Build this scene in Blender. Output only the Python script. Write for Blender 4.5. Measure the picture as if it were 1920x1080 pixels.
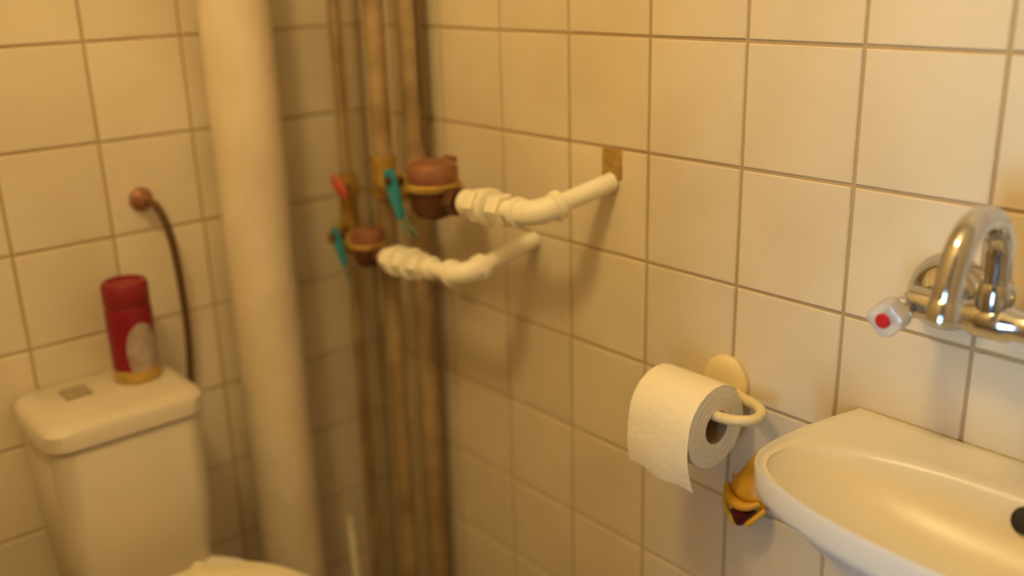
import bpy, bmesh, math, random
from mathutils import Vector, Matrix

for o in list(bpy.data.objects):
    bpy.data.objects.remove(o, do_unlink=True)
scene = bpy.context.scene
COL = scene.collection
random.seed(7)
ZS = 1.25            # height above the floor of the tile joint that is z = 0 in the numbers below
FLOOR, CEIL = -1.25, 1.25
XB, XF, YR, YL = -0.69, 1.30, 0.0, -1.50     # back wall, front wall, right wall, left wall

# ------------------------------------------------------------------ camera
cam = bpy.data.cameras.new('camera')
cam.sensor_width = 36.0
cam.lens = 36.0 * 1848.99 / 1920.0
cam.clip_start = 0.02
cam_o = bpy.data.objects.new('camera', cam)
COL.objects.link(cam_o)
RX = Vector((0.6528669, 0.75701784, -0.02624518))
RD = Vector((0.21823273, -0.22116142, -0.95050623))
FW = Vector((-0.7253546, 0.6148265, -0.30959504))
m = Matrix((( RX.x, -RD.x, -FW.x), (RX.y, -RD.y, -FW.y), (RX.z, -RD.z, -FW.z))).to_4x4()
m.translation = Vector((0.8672319, -0.97721365, 0.08972461 + ZS))
cam_o.matrix_world = m
cam.dof.use_dof = True
cam.dof.focus_distance = 1.12
cam.dof.aperture_fstop = 1.5
scene.camera = cam_o

# ------------------------------------------------------------------ world, light, exposure
world = bpy.data.worlds.new('world')
scene.world = world
world.use_nodes = True
bg = world.node_tree.nodes['Background']
bg.inputs[0].default_value = (0.75, 0.86, 1.0, 1)
bg.inputs[1].default_value = 0.04

dl = bpy.data.lights.new('doorway_daylight', 'AREA')     # daylight of the hall window seen through the open door
dl.shape = 'RECTANGLE'
dl.size, dl.size_y = 0.62, 1.3
dl.energy = 50.0
dl.color = (0.42, 0.70, 1.0)
dl_o = bpy.data.objects.new('doorway_daylight', dl)
COL.objects.link(dl_o)
dl_o.location = (0.93, YL - 1.5, -0.45 + ZS)
dl_o.rotation_euler = (math.radians(90), 0, 0)

LAMP_COLOR = (1.0, 0.75, 0.33)
LAMP_STRENGTH = 69.0
LAMP_AT = (0.22, -1.02, 0.98)

vs = scene.view_settings
vs.view_transform = 'Standard'
vs.look = 'None'
vs.gamma = 1.0
vs.use_curve_mapping = False
vs.exposure = 0.0

# ------------------------------------------------------------------ materials
def mat(name, color, rough=0.5, metal=0.0, var=0.0, noise=0.0, nscale=8.0, color2=None, bump=0.0, bscale=30.0,
        coat=0.0, objrand=0.0, emit=None, estr=0.0, trans=0.0, ior=1.45, detail=4.0):
    mt = bpy.data.materials.new(name)
    mt.use_nodes = True
    nt = mt.node_tree
    b = nt.nodes['Principled BSDF']
    b.inputs['Base Color'].default_value = (*color, 1)
    b.inputs['Roughness'].default_value = rough
    b.inputs['Metallic'].default_value = metal
    b.inputs['Coat Weight'].default_value = coat
    b.inputs['Transmission Weight'].default_value = trans
    b.inputs['IOR'].default_value = ior
    tc = nt.nodes.new('ShaderNodeTexCoord')
    geo = nt.nodes.new('ShaderNodeNewGeometry')
    src = None
    if color2 is not None:
        n = nt.nodes.new('ShaderNodeTexNoise')
        n.inputs['Scale'].default_value = nscale
        n.inputs['Detail'].default_value = detail
        nt.links.new(geo.outputs['Position'], n.inputs['Vector'])
        r = nt.nodes.new('ShaderNodeValToRGB')
        r.color_ramp.elements[0].position = 0.42 - 0.3 * (1 - noise)
        r.color_ramp.elements[1].position = 0.62
        r.color_ramp.elements[0].color = (*color2, 1)
        r.color_ramp.elements[1].color = (*color, 1)
        nt.links.new(n.outputs['Fac'], r.inputs['Fac'])
        src = r.outputs['Color']
    if objrand > 0:
        oi = nt.nodes.new('ShaderNodeObjectInfo')
        mr = nt.nodes.new('ShaderNodeMapRange')
        mr.inputs['To Min'].default_value = 1 - objrand
        mr.inputs['To Max'].default_value = 1 + objrand
        nt.links.new(oi.outputs['Random'], mr.inputs['Value'])
        hs = nt.nodes.new('ShaderNodeHueSaturation')
        nt.links.new(mr.outputs['Result'], hs.inputs['Value'])
        if src: nt.links.new(src, hs.inputs['Color'])
        else: hs.inputs['Color'].default_value = (*color, 1)
        src = hs.outputs['Color']
    if src: nt.links.new(src, b.inputs['Base Color'])
    if bump > 0:
        n2 = nt.nodes.new('ShaderNodeTexNoise')
        n2.inputs['Scale'].default_value = bscale
        n2.inputs['Detail'].default_value = 2.0
        nt.links.new(geo.outputs['Position'], n2.inputs['Vector'])
        bp = nt.nodes.new('ShaderNodeBump')
        bp.inputs['Strength'].default_value = bump
        bp.inputs['Distance'].default_value = 0.01
        nt.links.new(n2.outputs['Fac'], bp.inputs['Height'])
        nt.links.new(bp.outputs['Normal'], b.inputs['Normal'])
    if emit:
        b.inputs['Emission Color'].default_value = (*emit, 1)
        b.inputs['Emission Strength'].default_value = estr
    return mt

M = {
 'tile':    mat('glazed_cream_tile', (0.74, 0.64, 0.47), 0.34, color2=(0.67, 0.57, 0.40), nscale=7, noise=0.5, bump=0.10, bscale=9, objrand=0.05),
 'grout':   mat('brown_grout', (0.50, 0.37, 0.20), 0.9, color2=(0.42, 0.30, 0.15), nscale=5, noise=0.6),
 'plaster': mat('tan_plaster', (0.60, 0.49, 0.33), 0.85, color2=(0.54, 0.43, 0.28), nscale=4, bump=0.15, bscale=60),
 'ceiling': mat('whitewash', (0.62, 0.56, 0.46), 0.9, bump=0.1, bscale=50),
 'floor':   mat('brown_floor_tile', (0.24, 0.15, 0.08), 0.45, color2=(0.18, 0.11, 0.06), nscale=10, objrand=0.08),
 'wood':    mat('painted_wood', (0.72, 0.68, 0.58), 0.45, bump=0.08, bscale=25),
 'pipe':    mat('cream_painted_cast_iron', (0.78, 0.67, 0.50), 0.38, color2=(0.68, 0.56, 0.38), nscale=9, noise=0.4, bump=0.15, bscale=22),
 'riser':   mat('aged_painted_steel', (0.42, 0.30, 0.16), 0.45, color2=(0.24, 0.15, 0.065), nscale=12, noise=0.7, bump=0.2, bscale=30),
 'white_pl':mat('white_plastic', (0.92, 0.86, 0.70), 0.35, color2=(0.86, 0.79, 0.60), nscale=14, noise=0.4),
 'ceramic': mat('white_ceramic', (0.90, 0.85, 0.74), 0.16, color2=(0.86, 0.80, 0.66), nscale=6, noise=0.4, coat=0.3),
 'basin':   mat('white_basin_ceramic', (0.75, 0.69, 0.58), 0.30, color2=(0.73, 0.65, 0.50), nscale=5, noise=0.4),
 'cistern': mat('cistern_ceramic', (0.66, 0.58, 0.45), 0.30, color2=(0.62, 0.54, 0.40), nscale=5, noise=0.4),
 'seat':    mat('seat_plastic', (0.86, 0.77, 0.56), 0.3),
 'chrome':  mat('chrome', (0.56, 0.555, 0.55), 0.11, 1.0, color2=(0.46, 0.455, 0.45), nscale=20),
 'acrylic': mat('clear_acrylic', (0.93, 0.92, 0.92), 0.16, trans=0.55, ior=1.45),
 'reddot':  mat('red_plastic', (0.55, 0.02, 0.02), 0.35),
 'redcan':  mat('red_lacquer', (0.22, 0.003, 0.016), 0.30),
 'redcap':  mat('red_cap', (0.24, 0.010, 0.015), 0.4),
 'label':   mat('grey_label', (0.44, 0.35, 0.28), 0.5, color2=(0.30, 0.20, 0.15), nscale=40, noise=0.6),
 'gold':    mat('gold_band', (0.62, 0.36, 0.08), 0.4, 0.2, color2=(0.40, 0.30, 0.07), nscale=30, noise=0.6),
 'button':  mat('grey_button', (0.34, 0.28, 0.18), 0.4),
 'copper':  mat('copper_red_metal', (0.33, 0.145, 0.075), 0.42, 0.3, color2=(0.24, 0.09, 0.045), nscale=30, noise=0.6),
 'bronze':  mat('dark_bronze', (0.15, 0.060, 0.025), 0.42, 0.4, color2=(0.07, 0.028, 0.012), nscale=30, noise=0.6),
 'brass':   mat('dull_brass', (0.52, 0.34, 0.08), 0.38, 0.45, color2=(0.36, 0.22, 0.05), nscale=25, noise=0.6),
 'teal':    mat('teal_lacquer', (0.02, 0.27, 0.36), 0.35),
 'tealdk':  mat('green_grey_lacquer', (0.10, 0.16, 0.10), 0.45),
 'redh':    mat('red_handle', (0.42, 0.06, 0.02), 0.45),
 'hose':    mat('dark_braided_hose', (0.13, 0.062, 0.015), 0.45, bump=0.5, bscale=260),
 'cable':   mat('brown_cable', (0.09, 0.045, 0.012), 0.5),
 'paper':   mat('toilet_paper', (0.90, 0.82, 0.64), 0.95, bump=0.12, bscale=120),
 'card':    mat('cardboard', (0.36, 0.23, 0.12), 0.9),
 'paperend':mat('paper_roll_end', (0.82, 0.74, 0.60), 0.95, bump=0.3, bscale=300),
 'holder':  mat('cream_holder_plastic', (0.82, 0.68, 0.40), 0.35),
 'yellow':  mat('yellow_orange_plastic', (0.72, 0.36, 0.018), 0.38, color2=(0.60, 0.27, 0.012), nscale=30, noise=0.4),
 'darkred': mat('dark_red_plastic', (0.09, 0.004, 0.003), 0.5),
 'yellow2': mat('yellow_green_plastic', (0.60, 0.40, 0.03), 0.4),
 'black':   mat('black_hole', (0.012, 0.008, 0.008), 0.6),
 'mortar':  mat('brown_mortar', (0.46, 0.29, 0.08), 0.95, color2=(0.34, 0.20, 0.05), nscale=40, noise=0.6, bump=0.5, bscale=90),
 'bulb':    mat('lamp_globe', (1, 0.9, 0.7), 0.4, emit=LAMP_COLOR, estr=LAMP_STRENGTH),
}

# ------------------------------------------------------------------ builders
def finish(name, bm, material, parent=None, smooth=True, origin=None, angle=40):
    """one mesh object; coordinates are given in the room and moved to the origin of its thing"""
    bmesh.ops.recalc_face_normals(bm, faces=bm.faces)
    if smooth:
        a = math.radians(angle)
        for f in bm.faces: f.smooth = True
        for e in bm.edges:
            if len(e.link_faces) == 2 and e.calc_face_angle(0) > a: e.smooth = False
    top = parent
    if parent is None:
        org = Vector(origin) if origin is not None else Vector((0, 0, 0))
    else:
        while top.parent: top = top.parent
        org = Vector(top['_org'])
    for v in bm.verts: v.co -= org
    me = bpy.data.meshes.new(name)
    bm.to_mesh(me); bm.free()
    if isinstance(material, str): material = M[material]
    me.materials.append(material)
    o = bpy.data.objects.new(name, me)
    COL.objects.link(o)
    if parent is None:
        o.location = org + Vector((0, 0, ZS)); o['_org'] = tuple(org)
    else:
        o.parent = parent
    return o

def tag(o, label, cat, group=None):
    o['label'] = label; o['category'] = cat
    if group: o['group'] = group
    return o

def thing(name, label, cat, origin, group=None):
    o = bpy.data.objects.new(name, None)
    o.empty_display_size = 0.05
    COL.objects.link(o)
    o.location = Vector(origin) + Vector((0, 0, ZS))
    o['_org'] = tuple(origin)
    return tag(o, label, cat, group)

def box(bm, lo, hi, bevel=0.0, seg=2):
    r = bmesh.ops.create_cube(bm, size=1)
    vs_ = r['verts']
    for v in vs_:
        v.co = Vector([(lo[i] + hi[i]) / 2 + v.co[i] * (hi[i] - lo[i]) for i in range(3)])
    if bevel > 0:
        es = list({e for v in vs_ for e in v.link_edges})
        bmesh.ops.bevel(bm, geom=es, offset=bevel, segments=seg, affect='EDGES', profile=0.5)
    return bm

def frame_for(d):
    d = Vector(d).normalized()
    u = d.orthogonal().normalized() if abs(d.z) > 0.999 else d.cross(Vector((0, 0, 1))).normalized()
    return u, d.cross(u).normalized(), d

def lathe(bm, base, axis, prof, n=32, cap0=True, cap1=True):
    """prof: list of (radius, height along axis)"""
    u, w, d = frame_for(axis)
    base = Vector(base)
    rings = []
    for r, h in prof:
        rings.append([bm.verts.new(base + d * h + (u * math.cos(2*math.pi*k/n) + w * math.sin(2*math.pi*k/n)) * max(r, 1e-5)) for k in range(n)])
    for a, b in zip(rings, rings[1:]):
        for k in range(n):
            bm.faces.new((a[k], a[(k+1) % n], b[(k+1) % n], b[k]))
    if cap0: bm.faces.new(rings[0][::-1])
    if cap1: bm.faces.new(rings[-1])
    return bm

def spline(pts, per=8):
    pts = [Vector(p) for p in pts]
    P = [pts[0] * 2 - pts[1]] + pts + [pts[-1] * 2 - pts[-2]]
    out = []
    for i in range(1, len(P) - 2):
        a, b, c, d = P[i-1], P[i], P[i+1], P[i+2]
        for k in range(per):
            t = k / per
            out.append(0.5 * ((2*b) + (c-a)*t + (2*a-5*b+4*c-d)*t*t + (3*b-a-3*c+d)*t**3))
    out.append(pts[-1])
    return out

def tube(bm, pts, r, n=16, radii=None, cap=True):
    pts = [Vector(p) for p in pts]
    prev = None
    rings = []
    for i, p in enumerate(pts):
        d = (pts[min(i+1, len(pts)-1)] - pts[max(i-1, 0)]).normalized()
        if prev is None: u = frame_for(d)[0]
        else: u = (prev - d * prev.dot(d)).normalized()
        prev = u
        w = d.cross(u)
        rr = radii[i] if radii else r
        rings.append([bm.verts.new(p + (u * math.cos(2*math.pi*k/n) + w * math.sin(2*math.pi*k/n)) * rr) for k in range(n)])
    for a, b in zip(rings, rings[1:]):
        for k in range(n):
            bm.faces.new((a[k], a[(k+1) % n], b[(k+1) % n], b[k]))
    if cap:
        bm.faces.new(rings[0][::-1]); bm.faces.new(rings[-1])
    return bm

def loft(bm, rings, cap0=True, cap1=True):
    vr = [[bm.verts.new(Vector(p)) for p in r] for r in rings]
    n = len(vr[0])
    for a, b in zip(vr, vr[1:]):
        for k in range(n):
            bm.faces.new((a[k], a[(k+1) % n], b[(k+1) % n], b[k]))
    if cap0: bm.faces.new(vr[0][::-1])
    if cap1: bm.faces.new(vr[-1])
    return bm

def B(): return bmesh.new()

def arc(cx, cy, r, a0, a1, n=10):
    return [(cx + r*math.cos(math.radians(a0 + (a1-a0)*i/n)), cy + r*math.sin(math.radians(a0 + (a1-a0)*i/n))) for i in range(n+1)]

# ------------------------------------------------------------------ the room
def struct(name, bm, m, origin=(0, 0, 0), smooth=False):
    o = finish(name, bm, m, None, smooth, origin)
    o['kind'] = 'structure'
    return o

TH = 0.10
T, GAP, DEEP = 0.15, 0.0042, 0.0024
fl = struct('floor', box(B(), (XB-TH, YL-TH, FLOOR-TH), (XF+TH, YR+TH, FLOOR-0.004)), 'grout')
struct('ceiling', box(B(), (XB-TH, YL-TH, CEIL), (XF+TH, YR+TH, CEIL+TH)), 'ceiling')
wr = struct('wall_right', box(B(), (XB-TH, YR+DEEP, FLOOR-0.004), (XF+TH, YR+DEEP+TH, CEIL)), 'grout')
wb = struct('wall_back', box(B(), (XB-DEEP-TH, YL-TH, FLOOR-0.004), (XB-DEEP, YR+DEEP, CEIL)), 'grout')
struct('wall_front', box(B(), (XF, YL-TH, FLOOR-0.004), (XF+TH, YR+DEEP, CEIL)), 'plaster')
DX0, DX1, DTOP = 0.60, 1.24, 0.78
bm = B()
box(bm, (XB-DEEP, YL-TH, FLOOR-0.004), (DX0, YL, CEIL))
box(bm, (DX1, YL-TH, FLOOR-0.004), (XF, YL, CEIL))
box(bm, (DX0, YL-TH, DTOP), (DX1, YL, CEIL))
struct('wall_left', bm, 'plaster')
bm = B()
box(bm, (DX0-0.06, YL-0.004, FLOOR), (DX0, YL+0.02, DTOP+0.06), 0.004)
box(bm, (DX1, YL-0.004, FLOOR), (DX1+0.06, YL+0.02, DTOP+0.06), 0.004)
box(bm, (DX0, YL-0.004, DTOP), (DX1, YL+0.02, DTOP+0.06), 0.004)
struct('trim_1', bm, 'wood', smooth=True)

# tiles: every tile is its own piece; alike sizes share one mesh
tile_mesh = {}
def tile_data(w, h, axis):
    key = (round(w, 4), round(h, 4), axis)
    if key not in tile_mesh:
        bm = B()
        t, bv = DEEP, 0.0014
        pr = [(0, 0.0), (0, t - bv), (bv, t)]
        rings = []
        for ins, dep in pr:
            a, b = w/2 - GAP/2 - ins, h/2 - GAP/2 - ins
            c = [(-a, -b), (a, -b), (a, b), (-a, b)]
            if axis == 'y': rings.append([(x, -dep, z) for x, z in c])
            elif axis == 'x': rings.append([(dep, y, z) for y, z in c])
            else: rings.append([(x, y, dep) for x, y in c])
        loft(bm, rings, True, True)
        bmesh.ops.recalc_face_normals(bm, faces=bm.faces)
        me = bpy.data.meshes.new('tile')
        bm.to_mesh(me); bm.free()
        me.materials.append(M['floor'] if axis == 'z' else M['tile'])
        tile_mesh[key] = me
    return tile_mesh[key]

def cuts(a, b, off):
    k = math.floor((a - off) / T) + 1
    c = [a]
    while off + k*T < b - 1e-6:
        if off + k*T - c[-1] > 0.012: c.append(off + k*T)
        k += 1
    c.append(b)
    return c

def put_tile(par, w, h, axis, p):
    o = bpy.data.objects.new('tile', tile_data(w, h, axis))
    COL.objects.link(o)
    o.parent = par
    o.location = p
    r = 0.0016
    j = lambda: random.uniform(-r, r)
    o.rotation_euler = (j() * 2.5, j() * 2.5, j() * 2.5)
    return o

ZT = cuts(FLOOR, 0.45, 0.0)
for z0, z1 in zip(ZT, ZT[1:]):
    for x0, x1 in zip(cuts(XB, XF, 0), cuts(XB, XF, 0)[1:]):
        put_tile(wr, x1-x0, z1-z0, 'y', ((x0+x1)/2, YR+DEEP, (z0+z1)/2))
    yc = cuts(YL, YR, -0.028)
    for y0, y1 in zip(yc, yc[1:]):
        put_tile(wb, y1-y0, z1-z0, 'x', (XB-DEEP, (y0+y1)/2, (z0+z1)/2))
# plain plaster above the tiling
o = finish('plaster', box(B(), (XB, YR+0.001, 0.452), (XF, YR+DEEP, CEIL)), 'plaster', wr, False)
o = finish('plaster', box(B(), (XB-DEEP, YL, 0.452), (XB-0.001, YR, CEIL)), 'plaster', wb, False)
fx, fy = cuts(XB, XF, 0.05), cuts(YL, YR, -0.10)
fx = fx[::2] + ([fx[-1]] if len(fx) % 2 == 0 else []); fy = fy[::2] + ([fy[-1]] if len(fy) % 2 == 0 else [])
for x0, x1 in zip(fx, fx[1:]):
    for y0, y1 in zip(fy, fy[1:]):
        put_tile(fl, x1-x0, y1-y0, 'z', ((x0+x1)/2, (y0+y1)/2, FLOOR-0.005))

# the broken-out slot in the tiling above the upper branch pipe
bm = B()
box(bm, (-0.083, YR-0.0022, -0.192), (-0.046, YR+DEEP, -0.1515), 0.001, 1)
finish('mortar_patch', bm, 'mortar', wr)

# ------------------------------------------------------------------ ceiling lamp (above the frame)
lx, ly, lz = LAMP_AT
t = thing('ceiling_lamp', 'round globe lamp hanging from the ceiling', 'lamp', (lx, ly, CEIL))
finish('ceiling_rose', lathe(B(), (lx, ly, CEIL), (0, 0, -1), [(0.055, 0), (0.055, 0.012), (0.03, 0.03), (0.012, 0.034)]), 'white_pl', t)
finish('stem', lathe(B(), (lx, ly, CEIL-0.03), (0, 0, -1), [(0.008, 0), (0.008, CEIL-lz-0.14), (0.032, CEIL-lz-0.135), (0.045, CEIL-lz-0.125)]), 'white_pl', t)
R0 = 0.11
finish('globe', lathe(B(), (lx, ly, lz), (0, 0, 1), [(R0*math.sin(math.pi*k/16), -R0*math.cos(math.pi*k/16)) for k in range(17)]), 'bulb', t)

# ------------------------------------------------------------------ soil stack and risers
def soil_stack():
    x, y, r = -0.631, -0.262, 0.0560
    t = thing('soil_pipe', 'thick cream-painted vertical waste pipe standing right of the cistern', 'pipe', (x, y, FLOOR))
    bm = lathe(B(), (x, y, FLOOR), (0, 0, 1), [(r, 0), (r, CEIL-FLOOR)], 48)
    finish('pipe_body', bm, 'pipe', t)
    bm = lathe(B(), (x, y, FLOOR+0.02), (0, 0, 1), [(r+0.0004, 0), (r+0.0024, 0.0), (r+0.0024, 0.05), (r+0.0018, 0.058), (r+0.0004, 0.06)], 48, False, False)
    finish('socket_collar', bm, 'pipe', t)
    return t
soil_stack()

def riser(x0, y0, x1, y1, r, label, mt='riser'):
    """(x0,y0) at the floor, (x1,y1) at the ceiling"""
    t = thing('riser_pipe', label, 'pipe', (x0, y0, FLOOR), 'water risers in the corner')
    finish('pipe_body', tube(B(), [(x0, y0, FLOOR), ((x0+x1)/2, (y0+y1)/2, 0), (x1, y1, CEIL)], r, 24), mt, t)
    bm = B(); lathe(bm, (x0, y0, FLOOR), (0, 0, 1), [(r+0.0004, 0), (r+0.005, 0), (r+0.004, 0.004), (r+0.0004, 0.006)], 24, False, False)
    finish('floor_collar', bm, mt, t)
    return t
AX, AY = -0.615, -0.092
BX, BY = -0.503, -0.088
CX, CY = -0.475, -0.041
rA = riser(AX-0.012, AY+0.004, AX+0.016, AY-0.008, 0.0105, 'thinnest and leftmost of the three brown riser pipes in the corner')
rB = riser(BX, BY, BX, BY, 0.0165, 'middle of the three riser pipes, feeding the upper water meter')
rC = riser(CX, CY, CX, CY, 0.0175, 'riser pipe closest to the long tiled wall, rightmost of three')

# ------------------------------------------------------------------ water meter branches
def hexnut(bm, p, axis, r, h):
    lathe(bm, p, axis, [(r*0.93, 0), (r, h*0.12), (r, h*0.88), (r*0.93, h)], 6)

def ball_valve(x, y, z, label, s, lever, tail):
    t = thing('ball_valve', label, 'valve', (x, y, z), 'shut-off valves before the water meters')
    bm = B()
    lathe(bm, (x-0.034*s, y, z), (1, 0, 0), [(0.013*s, 0), (0.015*s, 0.006*s), (0.015*s, 0.016*s), (0.021*s, 0.024*s), (0.023*s, 0.034*s), (0.021*s, 0.044*s), (0.015*s, 0.052*s), (0.015*s, 0.062*s), (0.013*s, 0.068*s)], 24)
    finish('valve_body', bm, 'brass', t)
    bm = lathe(B(), (lever[1][0]-0.006, y-0.010*s, lever[1][2]-0.004), (0, -1, 0), [(0.008*s, 0), (0.008*s, 0.008*s), (0.008*s, 0.012*s), (0.006*s, 0.014*s), (0.006*s, 0.020*s)], 16)
    finish('valve_stem', bm, 'bronze', t)
    # cranked flat lever
    yy = y-0.034*s
    pts = [Vector(p) for p in lever]
    bm = B()
    rings = []
    for i, p in enumerate(pts):
        d = (pts[min(i+1, len(pts)-1)] - pts[max(i-1, 0)]).normalized()
        side = d.cross(Vector((0, 1, 0))).normalized()
        w = (0.010, 0.0145, 0.0135, 0.0105, 0.006)[i]*s
        q = Vector((p.x, yy + p.y, p.z))
        n = Vector((0, 0.003*s, 0))
        rings.append([q + side*w + n, q + side*w - n, q - side*w - n, q - side*w + n])
    loft(bm, rings)
    bmesh.ops.bevel(bm, geom=list(bm.edges), offset=0.0012, segments=2, affect='EDGES')
    lv = finish('lever', bm, 'teal', t)
    bm = B(); hexnut(bm, (lever[1][0], yy-0.002, lever[1][2]), (0, -1, 0), 0.007*s, 0.006*s)
    finish('lever_nut', bm, 'bronze', lv)
    if tail:
        for k, pp in enumerate(tail):
            finish('seal_wire', tube(B(), spline([(a, yy + b, c) for a, b, c in pp], 6), 0.0032*s, 8), 'tealdk', t)
    return t

def water_meter(x, y, z, label, s, nut=True):
    t = thing('water_meter', label, 'water meter', (x, y, z), 'water meters on the branch pipes')
    bm = B()
    lathe(bm, (x-0.050*s, y, z), (1, 0, 0), [(0.014*s, 0), (0.014*s, 0.1*s)], 20)
    lathe(bm, (x, y, z-0.036*s), (0, 0, 1), [(0.010*s, 0), (0.026*s, 0.006*s), (0.034*s, 0.018*s), (0.036*s, 0.034*s), (0.040*s, 0.046*s)], 32)
    finish('meter_body', bm, 'bronze', t)
    bm = lathe(B(), (x, y, z+0.0102*s), (0, 0, 1), [(0.041*s, 0), (0.044*s, 0.003*s), (0.044*s, 0.009*s), (0.041*s, 0.012*s)], 36)
    finish('register_ring', bm, 'brass', t)
    bm = lathe(B(), (x, y, z+0.0222*s), (0, 0, 1), [(0.039*s, 0), (0.039*s, 0.020*s), (0.036*s, 0.027*s), (0.028*s, 0.031*s), (0.0, 0.033*s)], 36, True, False)
    rg = finish('register_cap', bm, 'copper', t)
    bm = B(); box(bm, (x-0.012*s, y+0.030*s, z+0.046*s), (x+0.012*s, y+0.040*s, z+0.056*s), 0.002)
    finish('lid_hinge', bm, 'copper', rg)
    for sg in ((-1, 1) if nut else (1,)):
        bm = B(); hexnut(bm, (x + sg*0.046*s, y, z), (sg, 0, 0), 0.022*s, 0.020*s)
        finish('union_nut', bm, 'bronze', t)
    return t

def branch_pipe(xs, y, zs, wall, elbow, label, s, flanges):
    """white plastic run from the meter (xs) to an elbow and then into the wall"""
    t = thing('branch_pipe', label, 'pipe', wall, 'white branch pipes into the wall')
    w, e = Vector(wall), Vector(elbow)
    a = Vector((xs, y, zs))
    d1, d2 = (e-a).normalized(), (w-e).normalized()
    rb = 0.020
    pts = [a] + [a.lerp(e - d1*rb, k/4) for k in range(1, 5)]
    for k in range(1, 7):
        tt = k/7
        p0, p1, p2 = e - d1*rb, e, e + d2*rb
        pts.append(p0*(1-tt)**2 + p1*2*tt*(1-tt) + p2*tt*tt)
    pts += [(e + d2*rb).lerp(w, k/3) for k in range(0, 4)]
    finish('pipe_run', tube(B(), pts, 0.0125*s, 20), 'white_pl', t)
    bm = B()
    q0, q1 = e - d1*0.030*s, e + d2*0.032*s
    eb = [q0]
    for k in range(1, 8):
        tt = k/8
        eb.append(q0*(1-tt)**2 + e*2*tt*(1-tt) + q1*tt*tt)
    eb.append(q1)
    tube(bm, eb, 0.0165*s, 20)
    for q, d in ((q0, -d1), (q1, d2)):
        lathe(bm, q - d*0.006, d, [(0.0168*s, 0), (0.0195*s, 0.002), (0.0195*s, 0.012), (0.0168*s, 0.014)], 20)
    finish('elbow_fitting', bm, 'white_pl', t)
    for (u, r, h, hexa) in flanges:
        bm = B()
        p = a + d1*u
        if hexa: hexnut(bm, p, d1, r, h)
        else: lathe(bm, p, d1, [(r*0.85, 0), (r, h*0.2), (r, h*0.8), (r*0.85, h)], 24)
        finish('union_nut' if hexa else 'collar', bm, 'white_pl', t)
    return t

# upper branch
UY, UZ = -0.120, -0.236
ball_valve(-0.407, UY, UZ, 'upper ball valve with a teal lever beside the copper meter', 1.0,
           [(-0.390, 0, -0.200), (-0.384, 0, -0.216), (-0.375, 0, -0.240), (-0.367, 0, -0.258), (-0.361, 0, -0.272)],
           [[(-0.384, 0.004, -0.255), (-0.362, 0.0, -0.280), (-0.344, 0.004, -0.300)], [(-0.376, 0.006, -0.25), (-0.350, 0.004, -0.276), (-0.332, 0.008, -0.296)]])
water_meter(-0.322, UY, UZ, 'larger copper-red water meter on the upper branch', 1.0, False)
branch_pipe(-0.246, UY, UZ+0.002, (-0.063, YR-0.001, -0.196), (-0.093, UY, -0.228),
            'upper white plastic branch pipe bending into the tiles below a brown slot', 1.08,
            [(0.000, 0.020, 0.022, False), (0.024, 0.0255, 0.020, True), (0.052, 0.027, 0.012, False), (0.070, 0.023, 0.024, True)])
# lower branch
LY, LZ = -0.150, -0.350
ball_valve(-0.531, LY, LZ+0.004, 'lower ball valve with a teal lever by the thinnest riser', 0.80,
           [(-0.527, 0, -0.312), (-0.522, 0, -0.326), (-0.514, 0, -0.344), (-0.507, 0, -0.360), (-0.501, 0, -0.372)],
           [[(-0.520, 0.004, -0.362), (-0.500, 0.0, -0.384), (-0.486, 0.004, -0.404)]])
water_meter(-0.470, LY, LZ+0.004, 'smaller brown water meter on the lower branch', 0.70, False)
branch_pipe(-0.420, LY, LZ+0.002, (-0.226, YR-0.001, -0.309), (-0.214, LY, -0.332),
            'lower white plastic branch pipe with ribbed nuts, under the upper one', 1.0,
            [(0.000, 0.016, 0.010, False), (0.012, 0.023, 0.016, True), (0.032, 0.025, 0.012, False), (0.047, 0.0215, 0.015, True), (0.068, 0.025, 0.013, False), (0.084, 0.021, 0.024, True), (0.116, 0.018, 0.018, False)])

# brass tee on the middle riser and the stop valve with a red handle on the thin riser
t = thing('brass_tee', 'yellow brass tee clamped round the middle riser pipe', 'pipe fitting', (BX, BY, UZ))
bm = B()
lathe(bm, (BX, BY, UZ-0.034), (0, 0, 1), [(0.0168, 0), (0.022, 0.001), (0.022, 0.012), (0.020, 0.014), (0.020, 0.054), (0.022, 0.056), (0.022, 0.068), (0.0168, 0.069)], 24, False, False)
finish('tee_body', bm, 'brass', t)
finish('side_outlet', tube(B(), spline([(BX+0.010, BY-0.014, UZ), (BX+0.026, BY-0.026, UZ), (BX+0.048, UY, UZ), (-0.4345, UY, UZ)], 6), 0.0125, 20), 'brass', t)
t = thing('stop_valve', 'small stop valve with a red handle on the thin riser', 'valve', (AX, AY, -0.27))
bm = B()
lathe(bm, (AX+0.001, AY, -0.355), (0, 0, 1), [(0.0112, 0), (0.017, 0.002), (0.017, 0.069), (0.021, 0.081), (0.017, 0.095), (0.017, 0.109), (0.0112, 0.111)], 24, False, False)
finish('valve_body', bm, 'brass', t)
finish('side_outlet', tube(B(), spline([(AX+0.004, AY-0.016, -0.335), (AX+0.010, AY-0.040, -0.342), (AX+0.036, LY, LZ+0.004), (-0.559, LY, LZ+0.004)], 6), 0.010, 16), 'brass', t)
finish('bonnet', tube(B(), [(AX+0.016, AY-0.014, -0.268), (AX+0.040, AY-0.038, -0.258)], 0.009, 16), 'copper', t)
bm = B()
d = Vector((0.024, -0.024, 0.010)).normalized()
u = Vector((0.45, 0.25, -0.85)); u = (u - d*u.dot(d)).normalized()
c = Vector((AX+0.041, AY-0.039, -0.2575))
w = d.cross(u)
def oval(cc, a, b_): return [cc + u*a*math.cos(2*math.pi*k/20) + w*b_*math.sin(2*math.pi*k/20) for k in range(20)]
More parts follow.
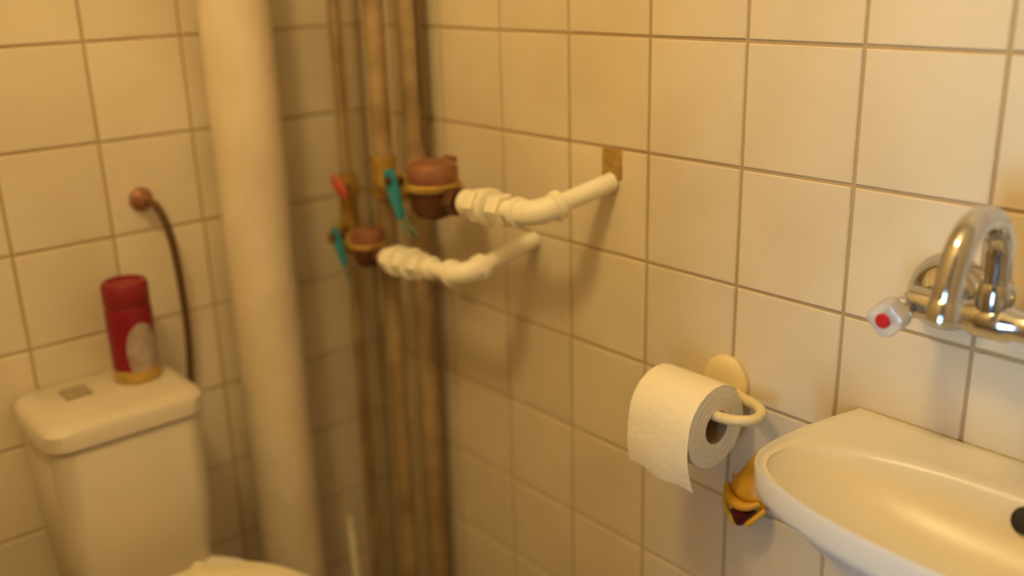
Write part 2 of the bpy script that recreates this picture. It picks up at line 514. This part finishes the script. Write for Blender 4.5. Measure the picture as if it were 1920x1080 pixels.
loft(bm, [oval(c, 0.022, 0.008), oval(c + d*0.001, 0.024, 0.0095), oval(c + d*0.006, 0.024, 0.0095), oval(c + d*0.007, 0.022, 0.008)])
finish('handle', bm, 'redh', t)
tag(finish('meter_cable', tube(B(), spline([(-0.345, -0.095, -0.197), (-0.395, -0.075, -0.185), (-0.432, -0.056, -0.16), (-0.449, -0.042, -0.125), (-0.4525, -0.041, -0.06), (-0.4525, -0.041, 0.3), (-0.4525, -0.041, CEIL)], 8), 0.0026, 8), 'cable', None, True, (-0.345, -0.095, -0.197)),
    'thin dark cable curving up from the upper water meter', 'cable')

# ------------------------------------------------------------------ toilet: bowl, seat, cistern
TY = -0.556
def egg(x0, ln, hw, cy, z, n=48, sq=2.3, wide=0.56):
    """x0 = rear, ln = length, widest at 'wide' of the length"""
    out = []
    xm = x0 + ln*wide
    for k in range(n):
        a = 2*math.pi*k/n
        c, s = math.cos(a), math.sin(a)
        cc = math.copysign(abs(c)**(2/sq), c); ss = math.copysign(abs(s)**(2/sq), s)
        out.append((xm + cc*((x0+ln-xm) if c > 0 else (xm-x0)), cy + ss*hw, z))
    return out

def rrect(x0, x1, y0, y1, r, z, n=6):
    out = []
    for cx, cy, a0 in ((x1-r, y1-r, 0), (x0+r, y1-r, 90), (x0+r, y0+r, 180), (x1-r, y0+r, 270)):
        for k in range(n+1):
            a = math.radians(a0 + 90*k/n)
            out.append((cx + r*math.cos(a), cy + r*math.sin(a), z))
    return out

CL, CR, CF, CBK = -0.670, -0.440, -0.500, XB+0.004
t = thing('toilet', 'cream ceramic toilet with a lidded cistern against the back wall', 'toilet', (-0.35, TY, FLOOR))
SZ = -0.805
bm = B()
loft(bm, [egg(-0.55, 0.42, 0.105, TY, FLOOR), egg(-0.55, 0.42, 0.105, TY, FLOOR+0.03), egg(-0.54, 0.36, 0.085, TY, FLOOR+0.12),
          egg(-0.55, 0.42, 0.11, TY, FLOOR+0.24), egg(-0.56, 0.52, 0.165, TY, SZ-0.05), egg(-0.56, 0.535, 0.172, TY, SZ-0.01), egg(-0.555, 0.525, 0.168, TY, SZ),
          egg(-0.43, 0.37, 0.130, TY, SZ), egg(-0.42, 0.35, 0.12, TY, SZ-0.03), egg(-0.38, 0.26, 0.08, TY, SZ-0.12), egg(-0.33, 0.14, 0.04, TY, SZ-0.16)])
finish('bowl', bm, 'ceramic', t)
bm = B()
loft(bm, [egg(-0.455, 0.43, 0.170, TY, SZ), egg(-0.457, 0.434, 0.173, TY, SZ+0.006), egg(-0.455, 0.43, 0.170, TY, SZ+0.016),
          egg(-0.38, 0.30, 0.110, TY, SZ+0.018), egg(-0.38, 0.30, 0.108, TY, SZ+0.004)], False, False)
finish('seat', bm, 'seat', t)
bm = B()
loft(bm, [egg(-0.452, 0.43, 0.165, TY, SZ+0.019), egg(-0.456, 0.44, 0.174, TY, SZ+0.024), egg(-0.452, 0.43, 0.170, TY, SZ+0.036), egg(-0.42, 0.36, 0.135, TY, SZ+0.046), egg(-0.36, 0.22, 0.07, TY, SZ+0.050)])
finish('seat_lid', bm, 'seat', t)
for sy in (-1, 1):
    finish('hinge', lathe(B(), (-0.468, TY+sy*0.055, SZ), (0, 0, 1), [(0.012, 0), (0.012, 0.02), (0.008, 0.026)], 16), 'seat', t)
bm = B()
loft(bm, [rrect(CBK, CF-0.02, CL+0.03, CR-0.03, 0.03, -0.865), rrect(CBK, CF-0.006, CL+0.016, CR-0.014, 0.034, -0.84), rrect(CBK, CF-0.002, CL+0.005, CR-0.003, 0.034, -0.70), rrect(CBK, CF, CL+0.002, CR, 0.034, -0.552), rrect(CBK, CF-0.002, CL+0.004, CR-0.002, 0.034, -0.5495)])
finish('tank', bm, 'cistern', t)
finish('tank_base', box(B(), (-0.66, TY-0.075, -0.90), (-0.53, TY+0.075, -0.86), 0.012), 'cistern', t)
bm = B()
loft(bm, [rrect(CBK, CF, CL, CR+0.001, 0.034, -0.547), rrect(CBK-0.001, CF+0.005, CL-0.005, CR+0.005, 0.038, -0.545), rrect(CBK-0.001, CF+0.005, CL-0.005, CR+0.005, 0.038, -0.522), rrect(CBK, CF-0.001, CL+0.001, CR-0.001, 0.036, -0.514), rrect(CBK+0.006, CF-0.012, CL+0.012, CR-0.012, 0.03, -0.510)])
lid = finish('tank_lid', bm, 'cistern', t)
finish('flush_button', box(B(), (-0.642, -0.612, -0.5105), (-0.600, -0.572, -0.506), 0.0025), 'button', lid)

# hose feeding the cistern
t = thing('supply_hose', 'dark flexible hose arching from the wall to the cistern', 'hose', (XB, -0.428, -0.245))
finish('wall_fitting', lathe(B(), (XB+0.0005, -0.428, -0.246), (1, 0, 0), [(0.017, 0), (0.019, 0.003), (0.017, 0.008), (0.011, 0.012), (0.011, 0.026), (0.008, 0.030)], 20), 'copper', t)
hp = spline([(XB+0.028, -0.428, -0.246), (XB+0.042, -0.419, -0.254), (XB+0.046, -0.408, -0.288), (XB+0.042, -0.400, -0.340), (XB+0.034, -0.394, -0.410), (XB+0.026, -0.391, -0.480), (XB+0.022, -0.394, -0.545), (XB+0.024, -0.404, -0.62), (XB+0.03, -0.418, -0.66), (XB+0.035, -0.436, -0.67)], 8)
finish('hose_body', tube(B(), hp, 0.0062, 14), 'hose', t)
finish('end_nut', lathe(B(), (XB+0.035, -0.423, -0.668), (0, -1, 0), [(0.010, 0), (0.010, 0.0165)], 6), 'chrome', t)

# aerosol can standing on the cistern
cx, cy, cz = -0.618, -0.497, -0.510
t = thing('aerosol_can', 'red aerosol can with a grey label standing on the cistern lid', 'aerosol can', (cx, cy, cz))
cr = 0.0355
finish('base_band', lathe(B(), (cx, cy, cz), (0, 0, 1), [(cr-0.004, 0), (cr, 0.002), (cr, 0.020), (cr-0.0006, 0.021)], 36), 'gold', t)
finish('can_body', lathe(B(), (cx, cy, cz+0.021), (0, 0, 1), [(cr-0.0006, 0), (cr-0.0006, 0.095), (cr-0.004, 0.103), (cr-0.007, 0.106)], 36), 'redcan', t)
bm = B()
a0, a1, n = -42, 52, 16
o_, i_ = [], []
lab = []
for j in range(13):
    zz = cz + 0.020 + 0.078*j/12
    f = math.sqrt(max(0.02, 1 - ((j-3.5)/8.6)**2))
    mid, half = (a0+a1)/2 + (12-j)*0.8, (a1-a0)/2*f
    lab.append([bm.verts.new((cx + (cr+0.0004)*math.cos(math.radians(mid-half+2*half*k/n)), cy + (cr+0.0004)*math.sin(math.radians(mid-half+2*half*k/n)), zz)) for k in range(n+1)])
for a, b in zip(lab, lab[1:]):
    for k in range(n): bm.faces.new((a[k], a[k+1], b[k+1], b[k]))
finish('label_patch', bm, 'label', t)
bm = lathe(B(), (cx, cy, cz+0.124), (0, 0, 1), [(cr-0.004, -0.004), (cr-0.001, 0), (cr-0.001, 0.030), (cr-0.004, 0.035), (cr-0.012, 0.036), (cr-0.012, 0.033), (0, 0.033)], 36, True, False)
finish('cap', bm, 'redcap', t)

# toilet brush in the corner
bx_, by_ = -0.560, -0.168
t = thing('toilet_brush', 'thin white toilet brush handle behind the thick pipe', 'toilet brush', (bx_, by_, FLOOR))
bm = lathe(B(), (bx_, by_, FLOOR), (0, 0, 1), [(0.042, 0), (0.046, 0.004), (0.038, 0.11), (0.036, 0.11), (0.040, 0.008), (0.001, 0.008)], 28, True, True)
finish('holder_cup', bm, 'white_pl', t)
finish('handle', tube(B(), [(bx_, by_, FLOOR+0.06), (bx_, by_, FLOOR+0.14), (bx_, by_-0.007, -0.91), (bx_, by_-0.009, -0.872)], 0.005, 12, [0.006, 0.0065, 0.0062, 0.004]), 'white_pl', t)
finish('brush_head', lathe(B(), (bx_, by_, FLOOR+0.012), (0, 0, 1), [(0.012, 0), (0.030, 0.01), (0.030, 0.06), (0.012, 0.075)], 24), 'white_pl', t)

# ------------------------------------------------------------------ toilet roll and its holder
RXc, RYc, RZc, RR, RC = 0.143, -0.081, -0.454, 0.0535, 0.0205
RW = 0.048
t = thing('toilet_roll', 'white toilet paper roll with a loose end hanging', 'toilet roll', (RXc, RYc, RZc - RR))
n = 64
bm = B()
x0, x1 = RXc-RW, RXc+RW
# wound paper: outer skin, drawn as a gentle spiral, and ends
def ringpts(x, r): return [(x, RYc + r*math.cos(2*math.pi*k/n), RZc + r*math.sin(2*math.pi*k/n)) for k in range(n)]
loft(bm, [ringpts(x0, RC+0.001), ringpts(x0, RR-0.0015), ringpts(x0+0.0015, RR), ringpts(x1-0.0015, RR), ringpts(x1, RR-0.0015), ringpts(x1, RC+0.001)], False, False)
finish('paper_winding', bm, 'paper', t)
bm = B()
loft(bm, [ringpts(x0+0.001, RC+0.001), ringpts(x1-0.0005, RC+0.001), ringpts(x1-0.0005, RC), ringpts(x0+0.001, RC), ringpts(x0+0.001, RC+0.001)], False, False)
finish('core', bm, 'card', t)
bm = B()
for k in range(3):
    rr = RC + (RR-RC)*(0.25+0.25*k)
    loft(bm, [ringpts(x1, rr), ringpts(x1+0.0004, rr+0.0006), ringpts(x1, rr+0.0012)], False, False)
finish('winding_edge', bm, 'paperend', t)
# hanging sheet, leaves the roll on the side of the room
prof = []
for k in range(9):
    a = math.radians(45 + 135*k/8)
    prof.append((RYc + (RR+0.0009)*math.cos(a), RZc + (RR+0.0009)*math.sin(a)))
for k in range(1, 13):
    f = k/12
    prof.append((RYc - RR - 0.0009 - 0.003*math.sin(f*2.6) + 0.004*f*f, RZc - 0.071*f))
bm = B()
nx = 10
rings = []
for i in range(nx+1):
    u_ = i/nx
    outer, inner = [], []
    for j, (yy, zz) in enumerate(prof):
        f = max(0, j-8)/12
        p = Vector((x0 + (x1-x0)*u_ + (0.005*f*f if i == nx else 0), yy + 0.004*f*f*max(0, u_-0.6)/0.4, zz + f*0.010*(1-u_) + 0.002*math.sin(u_*9)*f))
        if j <= 8: nrm = Vector((0, yy-RYc, zz-RZc)).normalized()
        else: nrm = Vector((0, -1, 0))
        outer.append(p); inner.append(p - nrm*0.0006)
    rings.append(outer + inner[::-1])
loft(bm, rings)
finish('loose_sheet', bm, 'paper', t)

t = thing('roll_holder', 'cream plastic one-armed roll holder with an oval wall plate', 'roll holder', (0.146, YR, -0.42))
bm = B()
px, pz = 0.145, -0.432
def ov(y, sx, sz, n=40): return [(px + sx*math.cos(2*math.pi*k/n), y, pz + sz*math.sin(2*math.pi*k/n)) for k in range(n)]
loft(bm, [ov(YR-0.0005, 0.034, 0.038), ov(YR-0.006, 0.034, 0.038), ov(YR-0.010, 0.030, 0.034), ov(YR-0.011, 0.02, 0.024)])
finish('wall_plate', bm, 'holder', t)
bm = B()
ap = spline([(0.158, -0.008, -0.440), (0.184, -0.018, -0.438), (0.212, -0.030, -0.435), (0.230, -0.046, -0.434), (0.233, -0.064, -0.435), (0.223, -0.077, -0.4355), (0.204, -0.082, -0.4375), (0.17, -0.083, -0.4385), (0.105, -0.083, -0.4395)], 6)
tube(bm, ap, 0.0068, 14)
finish('arm', bm, 'holder', t)

# ------------------------------------------------------------------ yellow plastic ornament under the roll
ox, oy, oz = 0.197, YR, -0.566
t = thing('wall_ornament', 'small yellow plastic wall ornament with a dark red notch, below the roll', 'ornament', (ox, oy, oz-0.04))
def sect(z, hw, d, sh=0.0, n=28):
    return [(ox + sh + hw*math.cos(2*math.pi*k/n), oy - 0.0005 - d/2 + d/2*math.sin(2*math.pi*k/n), oz + z) for k in range(n)]
bm = B()
loft(bm, [sect(-0.024, 0.016, 0.016), sect(-0.018, 0.026, 0.024), sect(-0.008, 0.030, 0.030), sect(0.004, 0.028, 0.030), sect(0.016, 0.022, 0.026, 0.002), sect(0.030, 0.015, 0.020, 0.003), sect(0.044, 0.008, 0.014, 0.004), sect(0.052, 0.003, 0.006, 0.004)])
finish('body', bm, 'yellow', t)
lp = spline([(ox-0.029, -0.024, oz+0.006), (ox-0.021, -0.032, oz-0.004), (ox-0.006, -0.037, oz-0.010), (ox+0.012, -0.036, oz-0.009), (ox+0.026, -0.028, oz-0.002)], 6)
nl = len(lp)
finish('curved_lip', tube(B(), lp, 0.008, 14, [0.003 + 0.004*math.sin(math.pi*i/(nl-1)) for i in range(nl)]), 'yellow', t)
bm = B()
tri = lambda y, k: [(ox-0.010*k, y, oz-0.017), (ox+0.016*k, y, oz-0.017), (ox+0.008*k, y, oz-0.030-0.008*k), (ox-0.001*k, y, oz-0.030-0.008*k)]
loft(bm, [tri(-0.002, 1.0), tri(-0.040, 1.05), tri(-0.044, 0.8)])
bmesh.ops.bevel(bm, geom=list(bm.edges), offset=0.002, segments=2, affect='EDGES')
finish('notch', bm, 'darkred', t)
bm = tube(B(), spline([(ox-0.028, -0.026, oz-0.012), (ox-0.021, -0.034, oz-0.024), (ox-0.010, -0.037, oz-0.034), (ox-0.003, -0.036, oz-0.040)], 6), 0.0042, 12)
finish('lower_lip', bm, 'yellow2', t)
bm = tube(B(), spline([(ox+0.030, -0.022, oz-0.012), (ox+0.024, -0.032, oz-0.022), (ox+0.014, -0.036, oz-0.034)], 6), 0.004, 12)
finish('lower_lip', bm, 'yellow', t)
finish('eye_bump', lathe(B(), (ox-0.014, -0.018, oz+0.012), (-0.3, -1, 0.2), [(0.0045*math.cos(math.pi/2*k/6), 0.0045*math.sin(math.pi/2*k/6)) for k in range(7)], 16), 'gold', t)

# ------------------------------------------------------------------ wash basin
SX, SZT = 0.55, -0.404
half = [(-0.217, -0.001), (-0.228, -0.05), (-0.2345, -0.096), (-0.236, -0.150), (-0.230, -0.184), (-0.212, -0.206), (-0.189, -0.219), (-0.166, -0.228), (-0.113, -0.2425), (-0.06, -0.249), (0.0, -0.251)]
left = [Vector((x, y, 0)) for x, y in half]
cur = spline(left, 6)
cur = cur + [Vector((-p.x, p.y, 0)) for p in reversed(cur[:-1])]
back = [Vector((0.217 - 0.434*k/12, -0.001, 0)) for k in range(1, 12)]
outl = cur + back
NR = len(outl)
cyo = -0.145
def scale_o(s, sy=None, z=0, yoff=0):
    sy = s if sy is None else sy
    return [Vector((SX + p.x*s, min(-0.001, (p.y - cyo)*sy + cyo + yoff), SZT + z)) for p in outl]
def opening(s, z, hx=0.224, hb=0.090, hf=0.085, cyy=-0.155, yoff=0):
    out = []
    for p in outl:
        a = math.atan2((p.y - cyo)/0.125, p.x/0.23)
        c, s_ = math.cos(a), math.sin(a)
        e = 2/2.25
        xx = math.copysign(abs(c)**e, c)*hx*s
        yy = math.copysign(abs(s_)**e, s_)*(hb if s_ > 0 else hf)*s
        out.append(Vector((SX + xx, cyy + yoff + yy, SZT + z)))
    return out
def mix(a, b, f, z):
    return [Vector((p.x*(1-f)+q.x*f, p.y*(1-f)+q.y*f, SZT + z)) for p, q in zip(a, b)]
O1, OP = scale_o(1), opening(1, 0)
rings = [opening(0.16, -0.104), opening(0.5, -0.095), opening(0.66, -0.082), opening(0.80, -0.066), opening(0.90, -0.050), scale_o(0.95, 0.93, -0.040), scale_o(0.980, 0.973, -0.035), scale_o(0.990, 0.985, -0.028),
         scale_o(1.0, 1.0, -0.006), scale_o(0.997, 0.993, -0.0015), mix(O1, OP, 0.10, 0.0), mix(O1, OP, 0.22, -0.0008), mix(O1, OP, 0.36, -0.005), mix(O1, OP, 0.80, -0.0065), mix(O1, OP, 0.93, -0.0065),
         opening(1.0, -0.009), opening(0.975, -0.014), opening(0.92, -0.025), opening(0.82, -0.041), opening(0.68, -0.057), opening(0.50, -0.070), opening(0.30, -0.078), opening(0.11, -0.081)]
t = thing('wash_basin', 'small white ceramic wash basin fixed to the tiled wall', 'basin', (SX, YR, SZT-0.18))
finish('basin_body', loft(B(), rings), 'basin', t, True, None, 60)
bm = B()
lathe(bm, (SX, -0.155, SZT-0.0815), (0, 0, 1), [(0.026, 0), (0.028, 0.004), (0.024, 0.005), (0.020, 0.0035), (0.001, 0.003)], 28, True, True)
finish('drain_grate', bm, 'chrome', t)
bm = lathe(B(), (0.553, -0.0730, SZT-0.0240), (0.0, -0.86, 0.5), [(0.0135, 0), (0.0135, 0.0045), (0.012, 0.005), (0.001, 0.005)], 28)
finish('overflow_hole', bm, 'black', t)
bm = lathe(B(), (SX, -0.155, SZT-0.103), (0, 0, -1), [(0.02, 0), (0.02, 0.12), (0.035, 0.125), (0.035, 0.21), (0.02, 0.22)], 24)
tr = finish('bottle_trap', bm, 'white_pl', t)
finish('waste_pipe', tube(B(), [(SX, -0.14, SZT-0.26), (SX, -0.07, SZT-0.26), (SX, -0.001, SZT-0.26)], 0.016, 16), 'white_pl', tr)

# ------------------------------------------------------------------ mixer tap
TXC, TYB, TZB = 0.490, -0.058, -0.243
t = thing('mixer_tap', 'chrome wall-mounted mixer tap with a swan-neck spout over the basin', 'tap', (TXC, YR, TZB))
for x in (TXC-0.068, TXC+0.068):
    f = finish('wall_rosette', lathe(B(), (x, YR-0.0005, TZB), (0, -1, 0), [(0.041, 0), (0.0415, 0.004), (0.040, 0.012), (0.036, 0.022), (0.028, 0.031), (0.019, 0.037), (0.0145, 0.040), (0.0145, 0.060)], 40), 'chrome', t)
bm = tube(B(), [(TXC-0.085, TYB, TZB), (TXC-0.080, TYB, TZB), (TXC-0.05, TYB, TZB), (TXC-0.024, TYB, TZB), (TXC-0.016, TYB, TZB), (TXC+0.016, TYB, TZB), (TXC+0.024, TYB, TZB), (TXC+0.05, TYB, TZB), (TXC+0.080, TYB, TZB), (TXC+0.085, TYB, TZB)], 0.015, 28,
          [0.012, 0.0165, 0.0165, 0.0145, 0.019, 0.019, 0.0145, 0.0165, 0.0165, 0.012])
finish('mixer_body', bm, 'chrome', t)
finish('spout_collar', lathe(B(), (TXC, TYB, TZB+0.012), (0, 0, 1), [(0.017, 0), (0.0175, 0.012), (0.0165, 0.022), (0.0145, 0.026)], 28), 'chrome', t)
yc, zc, ra = -0.105, -0.181, 0.0455
sp = [(TXC, TYB, TZB+0.02), (TXC, TYB-0.0005, -0.208), (TXC, TYB-0.001, -0.194)]
for k in range(0, 13):
    a = math.radians(0 + 152*k/12)
    sp.append((TXC, yc + ra*math.cos(a)*1.0, zc + ra*math.sin(a)))
yl, zl = sp[-1][1], sp[-1][2]
sp += [(TXC, yl-0.006, zl-0.014), (TXC, yl-0.011, zl-0.029), (TXC, yl-0.014, zl-0.043)]
finish('spout', tube(B(), spline(sp, 3), 0.0128, 24), 'chrome', t)
yl, zl = sp[-1][1], sp[-1][2]
finish('aerator', lathe(B(), (TXC, yl+0.001, zl+0.004), (0, -0.16, -1), [(0.0132, 0), (0.0145, 0.002), (0.0145, 0.018), (0.0125, 0.020), (0.011, 0.0195), (0.001, 0.017)], 28), 'chrome', t)
for s, nm in ((-1, 'red'), (1, 'blue')):
    kx = TXC + s*0.082
    st = finish('valve_neck', lathe(B(), (kx, TYB-0.013, TZB-0.004), (0.06, -1, -0.06), [(0.012, 0), (0.012, 0.010), (0.009, 0.013), (0.008, 0.022)], 20), 'chrome', t)
    # four-lobed clear knob
    ax = Vector((0.06, -1, -0.06)).normalized()
    u, w, d = frame_for(ax)
    b0 = Vector((kx, TYB-0.013, TZB-0.004)) + d*0.018
    rings = []
    for r, h in ((0.010, 0), (0.017, 0.003), (0.0185, 0.010), (0.0185, 0.018), (0.0165, 0.024), (0.011, 0.026)):
        rings.append([b0 + d*h + (u*math.cos(2*math.pi*k/48) + w*math.sin(2*math.pi*k/48))*r*(1 + 0.10*math.cos(4*2*math.pi*k/48)) for k in range(48)])
    kn = finish('knob', loft(B(), rings), 'acrylic', t)
    mt = M['reddot'] if s < 0 else mat('blue_plastic', (0.02, 0.06, 0.4), 0.4)
    finish('hot_dot' if s < 0 else 'cold_dot', lathe(B(), b0 + d*0.0262, ax, [(0.0078, 0), (0.0078, 0.0012), (0.007, 0.0022), (0.001, 0.0026)], 24), mt, kn)

for o in bpy.data.objects:
    if '_org' in o: del o['_org']
